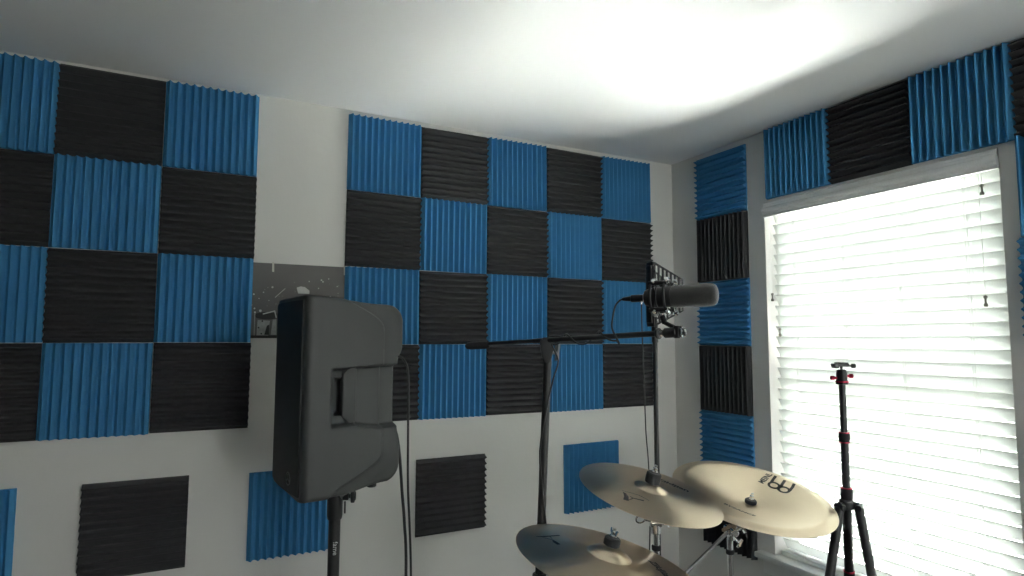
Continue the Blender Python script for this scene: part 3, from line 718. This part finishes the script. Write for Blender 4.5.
def cymbal_stand(label, C, slope, bow, lift, base, legs_ang, name='cymbal_stand', tube_r=.0115, boom=None, felt=(.021, .030), nut='wing', pivot=None):
    n = V((slope[0], slope[1], 1)).normalized(); o = V((base[0], base[1], 0))
    t = thing(name, label, 'cymbal stand', o)
    def q(p): return V(p)-o
    crown = C+n*(bow+lift)
    piv_ = C-n*.055 if pivot is None else V(pivot)
    bm = NB(); rod(bm, q(C-n*.006), q(crown+n*(felt[1]+.022)), .0038, n=12); rod(bm, q(piv_), q(C-n*.004), .0045, n=12); build('rod', bm, 'chrome', t)
    bm = NB(); lathe(bm, [(felt[0]*.75, 0), (felt[0]*.97, .003), (felt[0], felt[1]*.5), (felt[0]*.97, felt[1]-.003), (felt[0]*.8, felt[1])], frame(q(crown+n*.0005), n), 28); build('upper_felt', bm, 'felt', t)
    bm = NB(); lathe(bm, [(.013, -.014), (.016, -.010), (.016, -.003), (.013, 0)], frame(q(crown-n*(lift+.012)), n), 20); build('lower_felt', bm, 'felt', t)
    tp = crown+n*(felt[1]+.001)
    bm = NB(); mk = frame(q(tp), n, R(25))
    lathe(bm, [(.009, 0), (.009, .004), (.0065, .006), (.0065, .013), (.004, .015)], mk, 16)
    if nut == 'wing':
        for s_ in (1, -1): prism(bm, [(s_*.004, .001), (s_*.016, .008), (s_*.018, .017), (s_*.012, .019), (s_*.004, .010)], -.0018, .0018, mk @ Matrix.Rotation(PI/2, 4, 'X'))
    build('wing_nut', bm, 'chrome', t)
    # tilter
    def tilter(p, ax):
        bm = NB(); rod(bm, q(p-ax*.017), q(p+ax*.017), .0155, n=20); rod(bm, q(p-V((0, 0, .034))), q(p), .0135, n=16)
        lathe(bm, [(.010, 0), (.0105, .004), (.008, .006)], frame(q(p+ax*.017), ax), 12); build('tilter', bm, 'chrome', t)
        bm = NB(); rod(bm, q(p+ax*.016), q(p+ax*.034), .0045)
        mk2 = frame(q(p+ax*.034), ax, .5)
        for s_ in (1, -1): prism(bm, [(s_*.0, -.004), (s_*.016, -.007), (s_*.021, .001), (s_*.016, .008), (s_*.0, .005)], -.003, .003, mk2)
        build('wing_bolt', bm, 'chrome', t)
    if boom is None:
        tilter(piv_, V((.88, -.47, 0)).normalized())
        tt = V((o.x, o.y, piv_.z-.030))
        bm = NB(); ringbm(bm, q(piv_)+V((-.045, .010, .010)), V((.3, 1, .5)), .014, .0022, 20); rod(bm, q(piv_)+V((-.033, .006, .008)), q(piv_), .004); build('key_clip', bm, 'chrome', t)
    else:
        up, dn = V(boom[0]), V(boom[1])
        bm = NB(); rod(bm, q(dn), q(piv_-n*.005), .0058, n=12); build('boom_arm', bm, 'steel', t)
        bd = (up-dn).normalized(); cl_ = V((o.x, o.y, 0)); s_ = (V((o.x, o.y, 0))-V((dn.x, dn.y, 0))).dot(V((bd.x, bd.y, 0)).normalized())/V((bd.x, bd.y, 0)).length
        cl_ = dn+bd*s_
        bm = NB(); rod(bm, q(cl_+bd*.018), q(cl_+bd*.075), .0115, n=16); build('boom_sleeve', bm, 'steel', t)
        bm = NB(); rod(bm, q(cl_-bd*.02), q(cl_+bd*.02), .0135, n=16); rod(bm, q(cl_-V((0, 0, .030))), q(cl_), .0125, n=16); rod(bm, q(cl_-V((.012, .03, 0))), q(cl_+V((.012, .03, 0))), .012, n=14); build('boom_clamp', bm, 'chrome', t)
        for d_, off in ((V((.93, -.30, .20)), V((.008, -.01, .002))), (V((-.75, -.5, .35)), V((-.012, 0, .005))), (V((.55, -.5, -.65)), V((.004, -.004, -.022)))):
            bm = NB(); d_ = d_.normalized(); a_ = cl_+off; rod(bm, q(a_), q(a_+d_*.030), .0042); mk2 = frame(q(a_+d_*.026), d_, .7)
            for s2 in (1, -1): prism(bm, [(0, -.004), (s2*.014, -.006), (s2*.018, .001), (s2*.014, .007), (0, .005)], -.003, .003, mk2)
            build('wing_bolt', bm, 'chrome', t)
        bm = NB(); rod(bm, q(piv_-V((.018, .006, 0))), q(piv_+V((.018, .006, 0))), .011); build('tilter', bm, 'chrome', t)
        tt = V((o.x, o.y, cl_.z-.026))
    zt = tt.z; zm = zt-.16
    bm = NB(); rod(bm, (0, 0, zm-.03), (0, 0, zt), tube_r*.82, n=18); build('upper_tube', bm, 'chrome', t)
    bm = NB(); lathe(bm, [(tube_r, zt-.05), (tube_r*1.15, zt-.048), (tube_r*1.15, zt-.038), (tube_r, zt-.036)], n=18); build('memory_lock', bm, 'rubber', t)
    bm = NB(); rod(bm, (0, 0, .12), (0, 0, zm), tube_r*1.1, n=18); build('lower_tube', bm, 'chrome', t)
    bm = NB(); rod(bm, (0, 0, zm-.02), (0, 0, zm+.02), tube_r*1.5, n=18); build('height_clamp', bm, 'chrome', t)
    bm = NB(); rod(bm, (0, 0, .36), (0, 0, .40), tube_r*1.6, n=18); rod(bm, (0, 0, .11), (0, 0, .14), tube_r*1.5, n=18); build('leg_collar', bm, 'chrome', t)
    for a_ in legs_ang:
        e = V((math.cos(R(a_)), math.sin(R(a_)), 0))
        bm = NB(); rod(bm, e*.018+V((0, 0, .38)), e*.175+V((0, 0, .016)), .007); rod(bm, e*.016+V((0, 0, .125)), e*.105+V((0, 0, .175)), .005); lg = build('leg', bm, 'chrome', t)
        bm = NB(); rod(bm, e*.168+V((0, 0, .034)), e*.182+V((0, 0, .004)), .011); build('rubber_foot', bm, 'rubber', lg)
    return t
n1 = V((*S1, 1)).normalized(); p1 = C1-n1*.055
n3 = V((*S3, 1)).normalized(); p3 = C3-n3*.055
cymbal_stand('chrome stand with tilter under the middle crash cymbal', C1, S1, .014, .012, (-.984, -.998), (10, 130, 250), felt=(.0215, .032), pivot=(-.986, -.999, 1.036))
cymbal_stand('chrome stand under the lowest, nearest cymbal', C3, S3, .020, .020, (p3.x, p3.y), (60, 180, 300), felt=(.0205, .022))
cymbal_stand('chrome boom stand with angled arm under the large right cymbal', C2, S2, -.026, -.006, (-.612, -.916), (0, 100, 240), boom=((-.537, -.930, .985), (-.800, -.905, .826)), felt=(.019, .014))

# ------------------------------------------------------------------ camera tripod by the window
TX, TY = -.205, -1.045
tp = thing('camera_tripod', 'slim black camera tripod with red rings in front of the window', 'tripod', (TX, TY, 0))
bm = NB(); rod(bm, (0, 0, .92), (0, 0, 1.225), .0125, n=18); build('column', bm, 'tube', tp)
bm = NB(); rod(bm, (0, 0, 1.18), (0, 0, 1.402), .0108, n=18); build('extension_column', bm, 'tube', tp)
for z, r_, h_ in ((1.222, .0175, .032), (1.035, .0185, .040)):
    bm = NB(); lathe(bm, [(r_*.8, z-h_/2), (r_, z-h_/2+.005), (r_*1.05, z), (r_, z+h_/2-.005), (r_*.8, z+h_/2)], n=20); tl = build('twist_lock', bm, 'rubber', tp)
    for zz in ((z-h_/2, z+h_/2) if z > 1.1 else (z+h_/2,)):
        bm = NB(); lathe(bm, [(r_*.8, zz-.002), (r_*.98, zz-.0015), (r_*.98, zz+.0015), (r_*.8, zz+.002)], n=20); build('red_ring', bm, 'red', tl)
hd = V((0, 0, 1.40))
bm = NB(); lathe(bm, [(.012, 1.398), (.0195, 1.400), (.0195, 1.412), (.0175, 1.414), (.0175, 1.435), (.0150, 1.447), (.011, 1.450)], n=24); bh = build('ball_head', bm, 'blackmetal', tp)
bm = NB(); lathe(bm, [(.016, 1.405), (.0205, 1.406), (.0205, 1.411), (.016, 1.412)], n=24); build('pan_ring', bm, 'red', bh)
vx = V((.84, -.54, 0))
for s_, z in ((1, 1.428), (-1, 1.421)):
    bm = NB(); rod(bm, vx*s_*.014+V((0, 0, z)), vx*s_*.026+V((0, 0, z)), .0045); lathe(bm, [(.006, 0), (.0075, .002), (.0075, .011), (.005, .013)], frame(vx*s_*.024+V((0, 0, z)), vx*s_), 14)
    build('head_knob', bm, 'red', bh)
bm = NB(); lathe(bm, [(.0045, 1.448), (.0045, 1.460)], n=12); build('ball_stem', bm, 'blackmetal', bh)
bm = NB(); my = Matrix.Rotation(math.atan2(vx.y, vx.x), 4, 'Z'); box(bm, (-.004, 0, 1.4645), (.048, .036, .010), my, .002); box(bm, (-.020, 0, 1.462), (.012, .038, .016), my, .002); box(bm, (.0, 0, 1.4715), (.034, .034, .005), my, .0015); pt = build('clamp_plate', bm, 'blackmetal', tp)
bm = NB(); rod(bm, vx*.018+V((0, 0, 1.462)), vx*.034+V((0, 0, 1.462)), .003); lathe(bm, [(.006, 0), (.0078, .002), (.0078, .012), (.006, .014)], frame(vx*.032+V((0, 0, 1.462)), vx), 14); build('clamp_knob', bm, 'rubber', pt)
bm = NB(); lathe(bm, [(.016, .985), (.024, .990), (.024, 1.012), (.018, 1.018)], n=20)
for k, an in enumerate((R(-184), R(-62), R(36))):
    e = V((math.cos(an), math.sin(an), 0)); rod(bm, V((0, 0, .995)), e*.038+V((0, 0, 1.003)), .010)
build('shoulder', bm, 'plastic_smooth', tp)
for an, rad in ((R(-184), .31), (R(-62), .17), (R(36), .23)):
    e = V((math.cos(an), math.sin(an), 0)); side = V((-e.y, e.x, 0))
    a_ = e*.034+V((0, 0, .995)); b_ = e*rad+V((0, 0, .012)); dr = (b_-a_)
    bm = NB(); rod(bm, a_-side*.017, a_+side*.017, .011); build('leg_hinge', bm, 'blackmetal', tp)
    bm = NB(); rod(bm, a_, a_+dr*.26, .0145, n=16); rod(bm, a_+dr*.24, a_+dr*.60, .0115, n=16); rod(bm, a_+dr*.58, b_, .009, n=14); lg = build('leg', bm, 'tube', tp)
    for f_, r_ in ((.26, .017), (.60, .0145)):
        bm = NB(); rod(bm, a_+dr*(f_-.018), a_+dr*(f_+.018), r_); build('twist_lock', bm, 'rubber', lg)
        bm = NB(); rod(bm, a_+dr*(f_-.022), a_+dr*(f_-.017), r_*1.02); build('red_ring', bm, 'red', lg)
    bm = NB(); rod(bm, b_-dr.normalized()*.02, b_, .012); build('rubber_foot', bm, 'rubber', lg)

# ------------------------------------------------------------------ light and world
wd = bpy.data.worlds.new('daylight'); scn.world = wd; wd.use_nodes = True; nt = wd.node_tree
bg = nt.nodes['Background']
tc = nt.nodes.new('ShaderNodeTexCoord'); sep = nt.nodes.new('ShaderNodeSeparateXYZ'); rp = nt.nodes.new('ShaderNodeValToRGB')
mr = nt.nodes.new('ShaderNodeMapRange'); mr.inputs['From Min'].default_value = -1; mr.inputs['From Max'].default_value = 1
nt.links.new(tc.outputs['Generated'], sep.inputs[0]); nt.links.new(sep.outputs['Z'], mr.inputs['Value']); nt.links.new(mr.outputs[0], rp.inputs[0])
cr = rp.color_ramp; cr.elements[0].position = 0.; cr.elements[0].color = (.96, .97, .93, 1); cr.elements[1].position = 1.; cr.elements[1].color = (.80, .90, 1, 1)
e = cr.elements.new(.49); e.color = (.96, .97, .93, 1); e = cr.elements.new(.51); e.color = (1, 1, 1, 1)
nt.links.new(rp.outputs[0], bg.inputs['Color'])
# sunlit paving below the window, brightest ahead and to the right of the house
dt = nt.nodes.new('ShaderNodeVectorMath'); dt.operation = 'DOT_PRODUCT'; dt.inputs[1].default_value = V((.0, -.12, -1)).normalized()
nt.links.new(tc.outputs['Generated'], dt.inputs[0])
mg = nt.nodes.new('ShaderNodeMapRange'); mg.inputs['From Min'].default_value = .40; mg.inputs['From Max'].default_value = 1.
mg.inputs['To Min'].default_value = SKY; mg.inputs['To Max'].default_value = GROUND; mg.interpolation_type = 'SMOOTHSTEP'
nt.links.new(dt.outputs['Value'], mg.inputs['Value']); nt.links.new(mg.outputs[0], bg.inputs['Strength'])
sun = bpy.data.lights.new('sun', 'SUN'); sun.energy = SUN; sun.angle = R(2); sun.color = (1, .97, .92)
so_ = bpy.data.objects.new('sun', sun); COL.objects.link(so_); so_.location = (4, -1, 5)
so_.rotation_euler = V((-1, .42, -1.6)).to_track_quat('-Z', 'Y').to_euler()

al = bpy.data.lights.new('fill_light', 'AREA'); al.shape = 'RECTANGLE'; al.size = F1-F0; al.size_y = FZ1-FZ0; al.energy = FILL; al.color = (.95, .98, 1)  # soft fill lamp added outside the made-up window to lift the room
ao = bpy.data.objects.new('fill_light', al); COL.objects.link(ao); ao.location = ((F0+F1)/2, YF-TH-.02, (FZ0+FZ1)/2); ao.rotation_euler = (PI/2, 0, 0)
cam = bpy.data.cameras.new('camera'); co = bpy.data.objects.new('camera', cam); COL.objects.link(co); scn.camera = co
co.location = (-2.1701, -2.4015, 1.5537); co.rotation_euler = (1.6525, -.0021, -.4765)
cam.sensor_width = 36; cam.lens = 613.02/1024*36; cam.clip_start = .02
scn.view_settings.view_transform = 'Standard'; scn.view_settings.look = 'None'; scn.view_settings.gamma = 1
scn.view_settings.exposure = 1.35; scn.view_settings.use_curve_mapping = False
scn.cycles.max_bounces = 12; scn.cycles.diffuse_bounces = 8; scn.cycles.use_denoising = True; scn.cycles.denoising_prefilter = 'ACCURATE'; scn.cycles.denoising_input_passes = 'RGB_ALBEDO_NORMAL'
scn.cycles.sample_clamp_indirect = 8; scn.cycles.blur_glossy = .5; scn.cycles.caustics_reflective = False; scn.cycles.caustics_refractive = False
